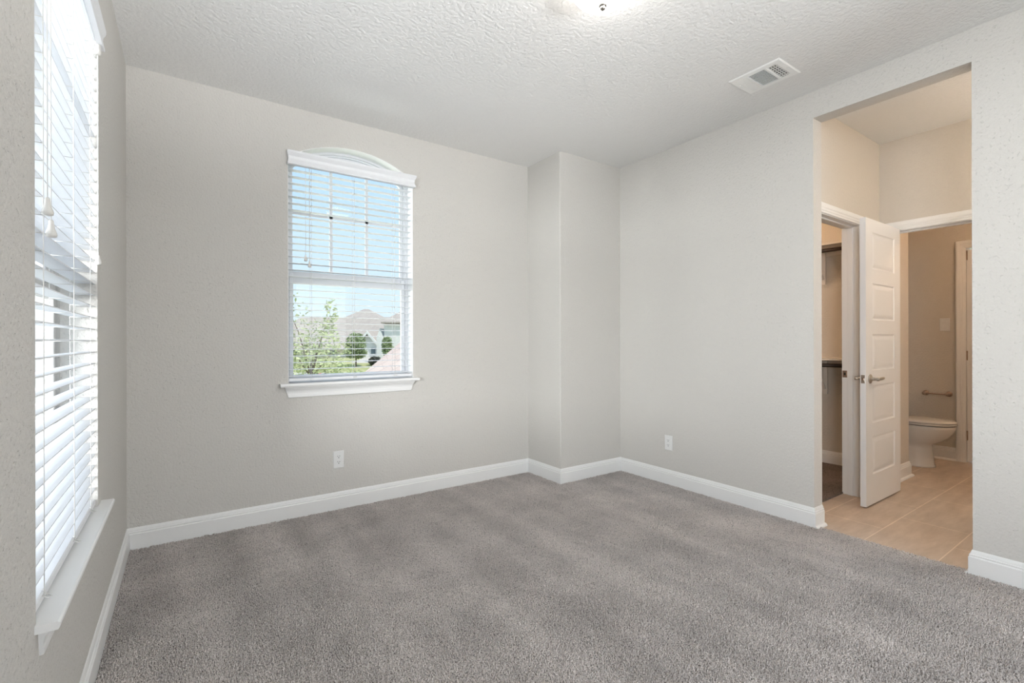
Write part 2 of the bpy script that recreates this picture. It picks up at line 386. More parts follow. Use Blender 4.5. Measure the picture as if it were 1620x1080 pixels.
# ---------------------------------------------------------------- hall, closet and bath shell
struct(box('floor_tile', (XR+.02, -1.0, -.2, BX+.1, 2.2, TF), M_TILE), 'beige large-format floor tile of the hall and bath', 'tile floor')
cc = box('carpet', (XRB+.02, CY-.005, -.011, CXB-.002, 3.3, 0.002), M_CARPET_SHADED)
tag(cc, 'bedroom carpet continuing into the closet, colour darkened for the shade there', 'carpet', kind='stuff')
struct(box('ceiling_hall', (XR+.06, -1.0, H, BX+.12, 3.5, H+.15), M_CEIL), 'beige-lit ceiling of the small hall', 'ceiling')
DX0, DX1, DZ = 3.465, 4.175, 2.03         # closet opening
BO0, BO1, BZ = 0.645, 1.365, 2.03         # bath opening
q = MB(); q.box(XRB, HY, -.1, DX0, CY, H); q.box(DX1, HY, -.1, HXB, CY, H); q.box(DX0, HY, DZ, DX1, CY, H)
struct(q.build('wall_hall_left', M_HALL), 'beige hall wall above and beside the closet opening', 'wall')
q = MB(); q.box(HX, BO1, -.1, HXB, HY+.02, H); q.box(HX, -1.0, -.1, HXB, BO0, H); q.box(HX, BO0, BZ, HXB, BO1, H)
struct(q.build('wall_hall_back', M_HALL), 'beige hall wall above the bathroom doorway', 'wall')
struct(box('wall_hall_right', (XRB, -1.1, -.1, BX+.1, -.95, H), M_HALL), 'beige end wall of hall and bath, out of view', 'wall')
struct(box('wall_bath_left', (HXB, BY, -.1, AX, CY, H), M_HALL, bevel=.006), 'short tan wall beside the toilet nook', 'wall')
struct(box('wall_closet_back', (CXB, CY-.02, -.1, AX, 3.4, H), M_HALL), 'tan wall at the back of the closet', 'wall')
struct(box('wall_closet_end', (XRB, 3.3, -.1, CXB, 3.4, H), M_HALL), 'far end wall of the closet', 'wall')
struct(box('wall_nook_end', (AX, 2.08, -.1, BX+.1, 2.2, H), M_HALL), 'tan wall behind the toilet tank', 'wall')
LO0, LO1, LZ = 0.55, 1.289, 2.055         # linen door opening in the bath back wall
q = MB(); q.box(BX, LO1, -.1, BX+.12, 2.2, H); q.box(BX, -1.0, -.1, BX+.12, LO0, H); q.box(BX, LO0, LZ, BX+.12, LO1, H)
struct(q.build('wall_bath_back', M_HALL), 'tan bathroom wall carrying the light switch and paper holder', 'wall')

pc = [(AX, CY+.4), (AX, BY), (HXB, BY), (HXB, BO1+.07)]
base('baseboard_nook', (0, 1), 'white baseboard with shoe strip at the toilet nook corner', pc, shoe=(0, 1))
base('baseboard_bath', (0,), 'white baseboard with shoe strip behind the toilet', [(BX, LO1+.068), (BX, 2.08)], shoe=(0,))
base('baseboard_closet', (0,), 'white baseboard at the back of the closet', [(CXB, CY), (CXB, 3.3)])
base('baseboard_hall', (0, 1), 'white baseboard at the hall corner behind the open door', [(HX, BO1+.07), (HX, HY), (DX1+.07, HY)], shoe=(0, 1))

# door casings and jambs
CAS = [(0, 0), (0, .009), (.004, .011), (.014, .0115), (.018, .0145), (.03, .0155), (.035, .0185), (.048, .02), (.058, .0195), (.066, .016), (.068, .012), (.068, 0)]
def casing(name, a0, a1, z1, fn, label, jamb, stop, cat='door trim'):
    """path runs up one leg, across the head and down the other; offset goes outward"""
    o = sweep([(a1+.005, TF), (a1+.005, z1+.005), (a0-.005, z1+.005), (a0-.005, TF)], [(-x, p) for x, p in CAS], fn).build(name, M_TRIM)
    struct(o, label, cat)
    q = MB()
    for b in jamb: q.box(*b)
    q.build('jamb', M_TRIM, o, bevel=.0015)
    q = MB()
    for b in stop: q.box(*b)
    q.build('door_stop', M_TRIM, o, bevel=.002)
    return o
J = .016
tc = casing('trim_1', DX0, DX1, DZ, lambda u, v, p: (u, HY-p, v), 'white casing and jamb of the closet opening in the hall',
  [(DX1-.001, HY-.002, TF, DX1+J, CY, DZ+J), (DX0-J, HY-.002, TF, DX0+.001, CY, DZ+J), (DX0, HY-.002, DZ-.001, DX1, CY, DZ+J)],
  [(DX1-.011, HY+.037, TF, DX1, HY+.072, DZ), (DX0, HY+.037, TF, DX0+.011, HY+.072, DZ), (DX0, HY+.037, DZ-.011, DX1, HY+.072, DZ)])
q = MB(); q.box(DX1-.0025, HY+.077, .885, DX1, HY+.108, .938); sp = q.build('strike_plate', M_BRONZE, tc, bevel=.001)
q = MB(); q.box(DX1-.0032, HY+.086, .902, DX1-.002, HY+.098, .922); q.build('strike_hole', M_SLOT, sp)
casing('trim_2', BO0, BO1, BZ-.012, lambda u, v, p: (HX-p, u, v), 'white casing and jamb of the bathroom doorway',
  [(HX-.002, BO1-.001, TF, HXB, BO1+J, BZ), (HX-.002, BO0-J, TF, HXB, BO0+.001, BZ), (HX-.002, BO0, BZ-.012, HXB, BO1, BZ)],
  [(HX+.037, BO1-.011, TF, HX+.072, BO1, BZ-.012), (HX+.037, BO0, TF, HX+.072, BO0+.011, BZ-.012), (HX+.037, BO0, BZ-.023, HX+.072, BO1, BZ-.012)])
# back side casing of the bath doorway
sweep([(BO0-.005, TF), (BO0-.005, BZ-.007), (BO1+.005, BZ-.007), (BO1+.005, TF)], CAS, lambda u, v, p: (HXB+p, u, v)).build('casing', M_TRIM, bpy.data.objects['trim_2'])
casing('trim_3', LO0, LO1, LZ, lambda u, v, p: (BX-p, u, v), 'white casing of the closed door on the bathroom back wall',
  [(BX-.002, LO1-.001, TF, BX+.1, LO1+J, LZ+J), (BX-.002, LO0-J, TF, BX+.1, LO0+.001, LZ+J), (BX-.002, LO0, LZ-.001, BX+.1, LO1, LZ+J)],
  [(BX+.05, LO1-.011, TF, BX+.08, LO1, LZ), (BX+.05, LO0, TF, BX+.08, LO0+.011, LZ)])

# ---------------------------------------------------------------- panel doors
def panel_door(name, fn, w, h, t, label, hinge_marks=True):
    """fn(a, d, z): a from latch edge to hinge edge, d depth from the visible face"""
    root = thing(name, label, 'door', fn(w/2, t/2, 0), kind='structure')
    ST, panels = .118, [(.213, .478), (.578, .846), (.952, 1.208), (1.310, 1.571), (1.672, 1.936)]
    q = MB()
    a0, a1 = ST, w-ST
    def face(d, s):
        zz = [0] + [z for p in panels for z in p] + [h]
        for k in range(len(zz)-1):
            if k % 2 == 0: q.face([fn(0, d, zz[k]), fn(w, d, zz[k]), fn(w, d, zz[k+1]), fn(0, d, zz[k+1])])
            else:
                z0, z1 = zz[k], zz[k+1]
                q.face([fn(0, d, z0), fn(a0, d, z0), fn(a0, d, z1), fn(0, d, z1)])
                q.face([fn(a1, d, z0), fn(w, d, z0), fn(w, d, z1), fn(a1, d, z1)])
                lv = [(0, 0), (.006, .0050), (.014, .0058), (.026, .0028), (.040, .0010)]
                rr = [[fn(a0+i, d+s*e, z0+i), fn(a1-i, d+s*e, z0+i), fn(a1-i, d+s*e, z1-i), fn(a0+i, d+s*e, z1-i)] for i, e in lv]
                for r0, r1 in zip(rr[:-1], rr[1:]):
                    for i in range(4): q.face([r0[i], r0[(i+1) % 4], r1[(i+1) % 4], r1[i]])
                q.face(rr[-1])
    face(0, 1); face(t, -1)
    zz = [0] + [z for p in panels for z in p] + [h]
    for k in range(len(zz)-1):
        q.face([fn(0, 0, zz[k]), fn(0, t, zz[k]), fn(0, t, zz[k+1]), fn(0, 0, zz[k+1])])
        q.face([fn(w, 0, zz[k]), fn(w, t, zz[k]), fn(w, t, zz[k+1]), fn(w, 0, zz[k+1])])
    for z in (0, h): q.face([fn(0, 0, z), fn(w, 0, z), fn(w, t, z), fn(0, t, z)])
    q.build('slab', M_DOOR, root)
    return root
DZ0 = 0.004
d1 = panel_door('door_1', lambda a, d, z: (3.915+a, 1.330+d, DZ0+z), .662, 2.026, .035,
                'white five-panel bathroom door standing open in the hall')
def lever(root, fn, sgn):
    q = MB()
    q.lathe([(.001, 0), (.031, 0), (.033, .003), (.031, .007), (.024, .010), (.012, .013), (.010, .040), (.013, .043), (.013, .055), (.001, .056)],
            lambda x, y, hh: fn(x, -hh, y), 28)
    r = q.build('rose', M_NICKEL, root)
    pts = [(0, -.048, 0), (.02, -.05, .0005), (.05, -.052, .0015), (.075, -.052, .0025), (.095, -.050, .003), (.112, -.046, .0035), (.118, -.043, .0035)]
    q = MB(); q.tube([fn(*p) for p in pts], [.010, .0105, .011, .010, .0088, .008, .003], 12); q.build('lever', M_NICKEL, r)
# lever local frame: a along the door, d out of the face, z up
lever(d1, lambda a, d, z: (3.915+.068+a, 1.330+d, .897+z), 1)
lever(d1, lambda a, d, z: (3.915+.068+a, 1.365-d, .897+z), -1)
q = MB(); q.box(3.913, 1.3355, .868, 3.9152, 1.3595, .926); lp = q.build('latch_plate', M_NICKEL, d1, bevel=.0008)
q = MB(); q.box(3.906, 1.341, .888, 3.914, 1.354, .906); q.build('latch_bolt', M_BRONZE, lp, bevel=.001)
for z in (.25, 1.02, 1.80):
    q = MB(); q.tube([(4.580, 1.3665, z-.045), (4.580, 1.3665, z+.045)], .006, 10); q.build('hinge', M_NICKEL, d1)
d2 = panel_door('door_2', lambda a, d, z: (BX+.012+d, LO0+.004+a, TF+.008+z), LO1-LO0-.008, 2.04, .035,
                'closed white door at the right edge of the bathroom back wall')
for z in (.25, 1.02, 1.985):
    q = MB(); q.tube([(BX+.006, LO1-.006, z-.045), (BX+.006, LO1-.006, z+.045)], .006, 10); q.build('hinge', M_BRONZE, d2)

# ---------------------------------------------------------------- windows
def window_unit(name, fn, a0, a1, zb, zt, rise, label, sill, glass_in=.13, muntins=(2, 1), lower_muntin=False):
    """fn(a, d, z): a along the wall, d depth into the wall. Frame sits at d .11 to .165"""
    root = thing(name, label, 'window', fn((a0+a1)/2, .12, zb), kind='structure')
    top = arc(a0, a1, zt, rise) if rise else [(a0, zt), (a1, zt)]
    def ring(w0, w1, d0, d1, zb0):
        """outline band between insets w0 and w1"""
        out = [(a0+w0, zb0+w0)] + [(min(max(x, a0+w0), a1-w0), z-w0) for x, z in top] + [(a1-w0, zb0+w0)]
        inn = [(a0+w1, zb0+w1)] + [(min(max(x, a0+w1), a1-w1), z-w1) for x, z in top] + [(a1-w1, zb0+w1)]
        q = MB(); n = len(out)
        for i in range(n):
            j = (i+1) % n
            A = [out[i], out[j], inn[j], inn[i]]
            q.face([fn(u, d0, v) for u, v in A]); q.face([fn(u, d1, v) for u, v in A])
            q.face([fn(*inn[i][:1], d0, inn[i][1]), fn(inn[j][0], d0, inn[j][1]), fn(inn[j][0], d1, inn[j][1]), fn(inn[i][0], d1, inn[i][1])])
            q.face([fn(out[i][0], d0, out[i][1]), fn(out[j][0], d0, out[j][1]), fn(out[j][0], d1, out[j][1]), fn(out[i][0], d1, out[i][1])])
        return q
    def qbox(q, u0, u1, d0, d1, z0, z1):
        P = [fn(u, d, z) for u in (u0, u1) for d in (d0, d1) for z in (z0, z1)]
        xs, ys, zs = zip(*P); q.box(min(xs), min(ys), min(zs), max(xs), max(ys), max(zs))
    mv = M_VINYL if rise else M_VINYL_DARKER
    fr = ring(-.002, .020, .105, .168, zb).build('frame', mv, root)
    ring(.019, .030, .118, .150, zb).build('track', mv, fr)
    zm = zb + (1.615 - .893) * (zt + rise - zb) / (2.541 - .893)
    su = MB()
    # upper sash: arch band plus stiles
    out = [(a0+.028, zm-.02)] + [(min(max(x, a0+.028), a1-.028), z-.028) for x, z in top] + [(a1-.028, zm-.02)]
    inn = [(a0+.052, zm+.045)] + [(min(max(x, a0+.052), a1-.052), z-.056) for x, z in top] + [(a1-.052, zm+.045)]
    n = len(out)
    for i in range(n):
        j = (i+1) % n; A = [out[i], out[j], inn[j], inn[i]]
        su.extrude(A, lambda u, v, d: fn(u, d, v), .136, .158)
    us = su.build('upper_sash', M_VINYL, root, bevel=.002)
    lo = MB()
    qbox(lo, a0+.026, a0+.052, .112, .136, zb+.012, zm+.03); qbox(lo, a1-.052, a1-.026, .112, .136, zb+.012, zm+.03)
    qbox(lo, a0+.05, a1-.05, .112, .136, zb+.012, zb+.047); qbox(lo, a0+.05, a1-.05, .112, .136, zm-.045, zm+.002)
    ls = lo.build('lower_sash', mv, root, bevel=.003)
    qq = MB(); qbox(qq, (a0+a1)/2-.03, (a0+a1)/2+.03, .112, .136, zm+.002, zm+.014); qq.build('sash_lock', M_VINYL, ls, bevel=.002)
    mu = MB(); ga0, ga1 = a0+.052, a1-.052
    for k in range(muntins[0]):
        u = ga0 + (ga1-ga0)*(k+1)/(muntins[0]+1); qbox(mu, u-.0105, u+.0105, .141, .153, zm+.04, zt+rise*.72-.05)
    zc = zm + (zt + rise*.6 - zm)*.52
    qbox(mu, ga0, ga1, .141, .153, zc-.0105, zc+.0105)
    mu.build('muntins', M_VINYL, us)
    g = MB(); ins = [(ga0-.004, zm)] + [(min(max(x, ga0-.004), ga1+.004), z-.054) for x, z in top] + [(ga1+.004, zm)]
    g.extrude(ins, lambda u, v, d: fn(u, d, v), .146, .148); g.build('glass', M_GLASS, us)
    g = MB(); qbox(g, ga0-.004, ga1+.004, .123, .125, zb+.04, zm-.03); g.build('glass', M_GLASS, ls)
    q = MB(); n = len(top)
    sec = [(a0, zb)] + top + [(a1, zb)]; cx_ = (a0+a1)/2
    for A, B in zip(sec[:-1], sec[1:]):
        ins = lambda P: (P[0] + (.003 if P[0] < cx_-.3 else -.003 if P[0] > cx_+.3 else 0), P[1]-(.003 if P[1] > zb+.5 else 0))
        q.extrude([A, B, ins(B), ins(A)], lambda u, v, d: fn(u, d, v), .0005, .106)
    q.build('reveal_lining', M_TRIM if rise else M_WALL, root)
    # stool and apron
    p, h0, h1, th, az, ains = sill
    prof = [(.10, 0), (.10, -th), (-p+.004, -th), (-p+.001, -th*.75), (-p, -th*.5), (-p+.001, -th*.22), (-p+.005, 0)]
    q = MB()
    q.extrude(prof, lambda d, z, a: fn(a, d, zb+z), a0, a1)
    prof2 = [(0, 0), (0, -th)] + prof[2:]
    for u0, u1 in ((h0, a0), (a1, h1)): q.extrude(prof2, lambda d, z, a: fn(a, d, zb+z), u0, u1)
    st = q.build('stool', M_TRIM, root)
    q = MB(); A0, A1 = h0+.03, h1-.03
    steps = [(-th, p*.50), (-th-.009, p*.50), (-th-.012, p*.40), (-th-.018, p*.36), (-th-.024, p*.26), (-th-.034, p*.19), (-th-.046, p*.17), (-th-.052, p*.21), (-az+.003, p*.21), (-az, p*.17)]
    rings = []
    for z, e in steps:
        s = ains*(z+th)/(-az+th)
        rings.append([fn(A0+s, -e, zb+z), fn(A1-s, -e, zb+z), fn(A1-s, .0, zb+z), fn(A0+s, .0, zb+z)])
    q.loft(rings, smooth=False); q.build('apron', M_TRIM, root)
    return root
FB = lambda a, d, z: (a, YB+d, z)
FL = lambda a, d, z: (XL-d, a, z)
window_unit('window_2', FB, WX0, WX1, WZ0, WZS, .137, 'arched single-hung window in the back wall', (.05, .512, 1.480, .022, .096, .024))
window_unit('window_1', FL, LY0, LY1, LZ0, LZ1, 0, 'tall single-hung window in the left wall', (.042, 1.443, 2.452, .018, .085, .012), lower_muntin=True)
# added left window behind the camera, frame only, there to admit fill light
w3 = thing('added_window_left', 'added left window behind the camera, lets in fill light', 'window', (XL-.1, (QY0+QY1)/2, LZ0), kind='structure')
q = MB()
for y0, y1, z0, z1 in ((QY0, QY0+.05, LZ0, LZ1), (QY1-.05, QY1, LZ0, LZ1), ((QY0+QY1)/2-.03, (QY0+QY1)/2+.03, LZ0, LZ1), (QY0, QY1, LZ0, LZ0+.05), (QY0, QY1, LZ1-.05, LZ1)):
    q.box(XL-.16, y0, z0, XL-.11, y1, z1)
q.build('frame', M_VINYL, w3)
w4 = thing('added_window_rear', 'added rear window behind the camera, lets in fill light', 'window', ((RW[0]+RW[1])/2, YF-.1, RW[2]), kind='structure')  # unseen window put in so the rear fill can enter
q = MB()
for x0, x1, z0, z1 in ((RW[0], RW[0]+.05, RW[2], RW[3]), (RW[1]-.05, RW[1], RW[2], RW[3]), (1.47, 1.53, RW[2], RW[3]), (RW[0], RW[1], RW[2], RW[2]+.05), (RW[0], RW[1], RW[3]-.05, RW[3])):
    q.box(x0, YF-.13, z0, x1, YF-.08, z1)
q.build('frame', M_VINYL, w4)

# ---------------------------------------------------------------- blinds
def blind(label, fn, a0, a1, zrail, zslat, pitch, nslat, val, ladders, d0, pulls, wand=None):
    """val = (a0, a1, z0, z1, p)"""
    root = thing('window_blind', label, 'window blind', fn((a0+a1)/2, .04, zrail), 'white slatted window blinds')
    q = MB(); w = .050
    cs = [(d0, 0), (d0+.012, .0012), (d0+.025, .0018), (d0+.038, .0012), (d0+w, 0)]
    ring = [(d, z+.0015) for d, z in cs] + [(d, z-.0013) for d, z in reversed(cs)]
    for k in range(nslat):
        z0 = zslat + k*pitch
        q.extrude([(d, z0+z) for d, z in ring], lambda d, z, a: fn(a, d, z), a0, a1)
    q.build('slats', M_SLAT, root)
    q = MB(); q.extrude([(d0, zrail), (d0+w, zrail), (d0+w, zrail+.015), (d0+w-.004, zrail+.018), (d0+.004, zrail+.018), (d0, zrail+.015)], lambda d, z, a: fn(a, d, z), a0, a1)
    br = q.build('bottom_rail', M_SLAT, root)
    ztop = val[3]-.01
    q = MB(); q.extrude([(d0-.002, ztop-.052), (d0+.055, ztop-.052), (d0+.055, ztop), (d0-.002, ztop)], lambda d, z, a: fn(a, d, z), a0, a1)
    hr = q.build('head_rail', M_SLAT, root)
    # crown-shaped valance with returns
    v0, v1, z0, z1, p = val; hh = z1-z0
    prof = [(0, .80), (.07, .86), (.13, .86), (.20, .74), (.42, .60), (.62, .66), (.76, .88), (.86, 1.0), (1.0, 1.0)]
    q = MB(); rings = []
    for t, e in prof:
        o = p*e; s = p*(1-e)*.5
        rings.append([fn(v0+s, -o, z0+t*hh), fn(v1-s, -o, z0+t*hh), fn(v1-s, -.001, z0+t*hh), fn(v0+s, -.001, z0+t*hh)])
    q.loft(rings, smooth=False); q.build('valance', M_SLAT, root)
    q = MB(); zb, zt = zrail+.009, ztop-.03
    for a in ladders:
        for da, d in ((-.0, d0-.0022), (.0, d0+w+.0022)):
            q.tube([fn(a+da, d, zb), fn(a+da, d, zt)], .0012, 6)
        for k in range(nslat):
            z = zslat+k*pitch-.0022; q.tube([fn(a, d0-.0022, z), fn(a, d0+w+.0022, z)], .0009, 4)
    q.build('ladder_cords', M_CORD, root)
    for a in ladders:
        q = MB(); q.tube([fn(a+.012, d0+.003, zb+.012), fn(a+.008, d0-.006, zb-.001), fn(a, d0-.016, zb-.004), fn(a-.008, d0-.010, zb-.004), fn(a-.010, d0-.001, zb+.004)], .0014, 6)
        q.build('tail_cord', M_CORD, br)
    for (a, zt_, zl, sc) in pulls:
        dd = d0-.012
        q = MB(); q.tube([fn(a, d0-.004, ztop-.05), fn(a, dd, ztop-.09), fn(a, dd, zl+.035*sc)], .0011, 6); cd = q.build('pull_cord', M_CORD, root)
        q = MB(); q.lathe([(.002, .042*sc), (.0045, .040*sc), (.0055, .030*sc), (.007, .020*sc), (.0105, .011*sc), (.0115, .006*sc), (.0105, .001*sc), (.007, -.001*sc), (.001, -.0012*sc)],
                        lambda x, y, hh: tuple(Vector(fn(a+x, dd+y, zl+hh))), 16)
        q.build('tassel', M_TASSEL, cd)
    if wand:
        a, zu, zl, d = wand
        q = MB(); q.tube([fn(a, d, zu), fn(a, d, zl+.03)], .0022, 8); wd = q.build('tilt_wand', M_CORD, root)
        q = MB(); q.tube([fn(a, d0-.001, zu+.055), fn(a, d-.002, zu+.03)], .0012, 6); q.lathe([(.003, .03), (.008, .026), (.009, .005), (.0105, .003), (.0105, -.012), (.003, -.014)], lambda x, y, hh: fn(a+x, d+y, zu+hh), 14)
        q.build('wand_joint', M_TASSEL, wd)
        q = MB(); q.lathe([(.002, .036), (.0045, .033), (.006, .022), (.0105, .010), (.011, .004), (.008, -.002), (.001, -.003)], lambda x, y, hh: fn(a+x, d+y, zl+hh), 16); q.build('tassel', M_TASSEL, wd)
    return root
blind('white slatted blind of the arched window in the back wall', FB, .572, 1.440, .906, .938+.0, .0447, 32, (.556, 1.458, 2.344, 2.431, .048),
      (.715, 1.005, 1.305), .012, ((.676, 0, 1.715, 1.0), (.700, 0, 1.675, 1.0)))
blind('white slatted blind of the tall window in the left wall', FL, LY0+.004, LY1-.004, .560, 1.1752-13*.0427, .0427, 40, (LY0-.03, 2.40, 2.287, 2.368, .024),
      (1.560, 1.938, 2.245), .007, ((1.545, 0, 1.470, 1.0), (1.582, 0, 1.425, 1.0)), (2.352, 2.262, 1.462, -.004))

# ---------------------------------------------------------------- wall plates
def outlet(label, fn, group='duplex outlets near the floor'):
    root = thing('wall_outlet', label, 'power outlet', fn(0, 0, 0), group)
    q = MB()
    q.loft([[fn(sx*.0365, 0, sz*.060) for sx, sz in ((-1,-1),(1,-1),(1,1),(-1,1))], [fn(sx*.0365, -.003, sz*.060) for sx, sz in ((-1,-1),(1,-1),(1,1),(-1,1))],
            [fn(sx*.033, -.006, sz*.056) for sx, sz in ((-1,-1),(1,-1),(1,1),(-1,1))]], smooth=False)
    q.build('face_plate', M_PLATE, root)
    for s in (-1, 1):
        q = MB(); zc = s*.0195
        poly = [(.0165*math.cos(t), max(-.0135, min(.0135, .0165*math.sin(t)))) for t in [2*math.pi*k/28 for k in range(28)]]
        q.extrude(poly, lambda u, v, d: fn(u, d, zc+v), -.0055, -.0075); rc = q.build('receptacle', M_PLATE, root)
        q = MB()
        for u in (-.0065, .0065): q.extrude([(u-.0013, .001), (u+.0013, .001), (u+.0013, .0085), (u-.0013, .0085)], lambda u, v, d: fn(u, d, zc+v), -.0072, -.0078)
        q.extrude([(.003*math.cos(t), -.006+.0032*math.sin(t)) for t in [2*math.pi*k/12 for k in range(12)]], lambda u, v, d: fn(u, d, zc+v), -.0072, -.0078)
        q.build('slots', M_SLOT, rc)
    q = MB(); q.lathe([(.0001, 0), (.003, 0), (.0025, .0012), (.0001, .0013)], lambda x, y, hh: fn(x, -.0058-hh, y), 12); q.build('screw', M_PLATE, root)
    return root
outlet('white outlet under the arched window', lambda u, d, v: (.8875+u, YB+d, .343+v))
outlet('white outlet on the right wall near the hall opening', lambda u, d, v: (XR+d, 2.473-u, .336+v))
fs = lambda u, d, v: (BX+d, 1.444-u, 1.322+v)
sw = thing('light_switch', 'white rocker light switch on the tan bathroom wall', 'light switch', fs(0, 0, 0))
q = MB(); q.loft([[fs(sx*.0385, 0, sz*.063) for sx, sz in ((-1,-1),(1,-1),(1,1),(-1,1))], [fs(sx*.0385, -.003, sz*.063) for sx, sz in ((-1,-1),(1,-1),(1,1),(-1,1))],
     [fs(sx*.035, -.006, sz*.059) for sx, sz in ((-1,-1),(1,-1),(1,1),(-1,1))]], smooth=False); q.build('face_plate', M_PLATE, sw)
q = MB(); q.extrude([(-.005, -.034), (-.005, .034), (-.0095, .032), (-.006, 0), (-.0105, -.032)], lambda d, v, u: fs(u, d, v), -.0165, .0165); q.build('rocker', M_PLATE, sw)

# ---------------------------------------------------------------- ceiling lamp and air register
LX, LYY = 1.474, 1.450
cl = thing('ceiling_light', 'lit white dome ceiling light with a nickel finial', 'ceiling light', (LX, LYY, H))
fz = lambda x, y, h: (LX+x, LYY+y, H-h)
q = MB(); q.lathe([(.0, .0), (.145, .0), (.151, .004), (.151, .022), (.146, .028), (.135, .030), (.0, .030)], fz, 48); q.build('pan', M_NICKEL, cl)
q = MB(); q.lathe([(.140, .026), (.142, .034), (.139, .050), (.129, .072), (.111, .094), (.088, .111), (.060, .123), (.031, .129), (.012, .131), (.0, .131)], fz, 48); q.build('dome', M_LAMP, cl)
q = MB(); q.lathe([(.0, .128), (.0165, .128), (.018, .132), (.0165, .136), (.012, .137), (.011, .141), (.0125, .143), (.010, .148), (.005, .152), (.0, .1525)], fz, 24); q.build('finial', M_NICKEL, cl)

VX0, VX1, VY0, VY1 = 2.709, 2.955, 1.322, 1.621
av = thing('ceiling_vent', 'white three-way ceiling air register above the hall opening', 'air vent', ((VX0+VX1)/2, (VY0+VY1)/2, H))
q = MB()
def ringz(x0, y0, x1, y1, z): return [(x0, y0, z), (x1, y0, z), (x1, y1, z), (x0, y1, z)]
ix0, ix1, iy0, iy1 = VX0+.036, VX1-.036, VY0+.036, VY1-.036
q.loft([ringz(VX0, VY0, VX1, VY1, H), ringz(VX0, VY0, VX1, VY1, H-.003), ringz(VX0+.006, VY0+.006, VX1-.006, VY1-.006, H-.007), ringz(ix0, iy0, ix1, iy1, H-.007), ringz(ix0, iy0, ix1, iy1, H)], False, False, False)
ya, yb2 = iy0+.062, iy1-.058
for y in (ya, yb2): q.box(ix0, y-.006, H-.0075, ix1, y+.006, H)
q.build('face_frame', M_VENT, av)
q = MB(); q.box(ix0-.002, iy0-.002, H-.0006, ix1+.002, iy1+.002, H+.0); q.build('duct_gap', M_DUCT, av)
def lou(name, n, a, along_x, r0, r1, lo, hi):
    q = MB()
    for k in range(n):
        c = lo + (hi-lo)*(k+.5)/n; dz, dx = .0055*math.cos(a), .0075*math.sin(a)
        pr = [(c-dx, H-.0065), (c-dx+.0012, H-.0065), (c+dx+.0012, H-.0015), (c+dx, H-.0015)]
        if along_x: q.extrude(pr, lambda u, v, d: (d, u, v), r0, r1)
        else: q.extrude(pr, lambda u, v, d: (u, d, v), r0, r1)
    return q.build(name, M_VENT, av)
lou('louvers', 4, R(50), True, ix0, ix1, iy0, ya-.006)
q = MB()
for k in range(7):
    x = ix0+(ix1-ix0)*(k+.5)/7; q.box(x-.0022, iy0, H-.0045, x+.0022, ya-.006, H-.001)
q.build('cross_bars', M_VENT, av)
lou('louvers', 13, R(0), False, ya+.006, yb2-.006, ix0, ix1)
lou('louvers', 5, R(-38), True, ix0, ix1, yb2+.006, iy1)
for y in (VY0+.018, VY1-.018):
    q = MB(); q.lathe([(.0, .006), (.005, .006), (.004, .009), (.0, .0095)], lambda x, yy, h: ((VX0+VX1)/2+x, y+yy, H-h), 12); q.build('screw', M_VENT, av)
q = MB(); q.box((VX0+VX1)/2-.035, VY1-.030, H-.012, (VX0+VX1)/2-.029, VY1-.022, H-.006); q.build('damper_lever', M_VENT, av)

# ---------------------------------------------------------------- toilet and paper holder
TX = 5.73; TZ = TF
tl = thing('toilet', 'white elongated toilet in the bathroom nook', 'toilet', (TX, 1.65, TZ))
def egg(yf, yr, hw, z, n=40, sq=2.0):
    """outline: round nose at yf (towards the viewer's right), squarer tail at yr"""
    yc = yf + min(.5*(yr-yf), hw*1.25); out = []
    for k in range(n):
        t = 2*math.pi*k/n; c, s_ = math.cos(t), math.sin(t)
        x = hw*math.copysign(abs(c)**(2/sq), c)
        y = yc + (yr-yc if s_ > 0 else yc-yf)*math.copysign(abs(s_)**(2/(sq+.4 if s_ > 0 else sq)), s_)
        out.append((TX+x, y, TZ+z))
    return out
q = MB()
q.loft([egg(1.402, 1.93, .118, 0), egg(1.402, 1.93, .118, .012), egg(1.410, 1.93, .112, .02), egg(1.417, 1.93, .106, .10), egg(1.424, 1.93, .104, .17), egg(1.424, 1.93, .106, .205),
        egg(1.392, 1.93, .122, .222), egg(1.345, 1.92, .144, .252), egg(1.305, 1.91, .162, .29), egg(1.276, 1.90, .175, .335), egg(1.262, 1.90, .181, .365), egg(1.258, 1.90, .182, .388), egg(1.262, 1.90, .178, .394)])
q.build('bowl', M_PORC, tl)
q = MB(); q.loft([egg(1.262, 1.80, .176, .399), egg(1.252, 1.80, .184, .402), egg(1.250, 1.80, .186, .410), egg(1.256, 1.80, .182, .415)]); q.build('seat', M_PORC, tl)
q = MB(); q.loft([egg(1.262, 1.80, .176, .418), egg(1.254, 1.80, .183, .421), egg(1.253, 1.80, .184, .430), egg(1.264, 1.79, .176, .437), egg(1.31, 1.76, .14, .443), egg(1.42, 1.68, .06, .446)]); q.build('lid', M_PORC, tl)
q = MB(); q.box(TX-.205, 1.86, TZ+.37, TX+.205, 2.062, TZ+.70); tk = q.build('tank', M_PORC, tl, bevel=.02, segs=3)
q = MB(); q.box(TX-.215, 1.85, TZ+.70, TX+.215, 2.07, TZ+.73); q.build('tank_lid', M_PORC, tl, bevel=.01, segs=2)
q = MB(); q.tube([(TX-.15, 1.858, TZ+.64), (TX-.15, 1.838, TZ+.64), (TX-.08, 1.832, TZ+.635)], .007, 8); q.build('flush_lever', M_NICKEL, tk)
for s in (-1, 1):
    q = MB(); q.lathe([(.0, .028), (.012, .024), (.014, .0), (.0, 0)], lambda x, y, h: (TX+s*.112+x, 1.60+y, TZ+.012+h), 12); q.build('bolt_cap', M_PORC, tl)

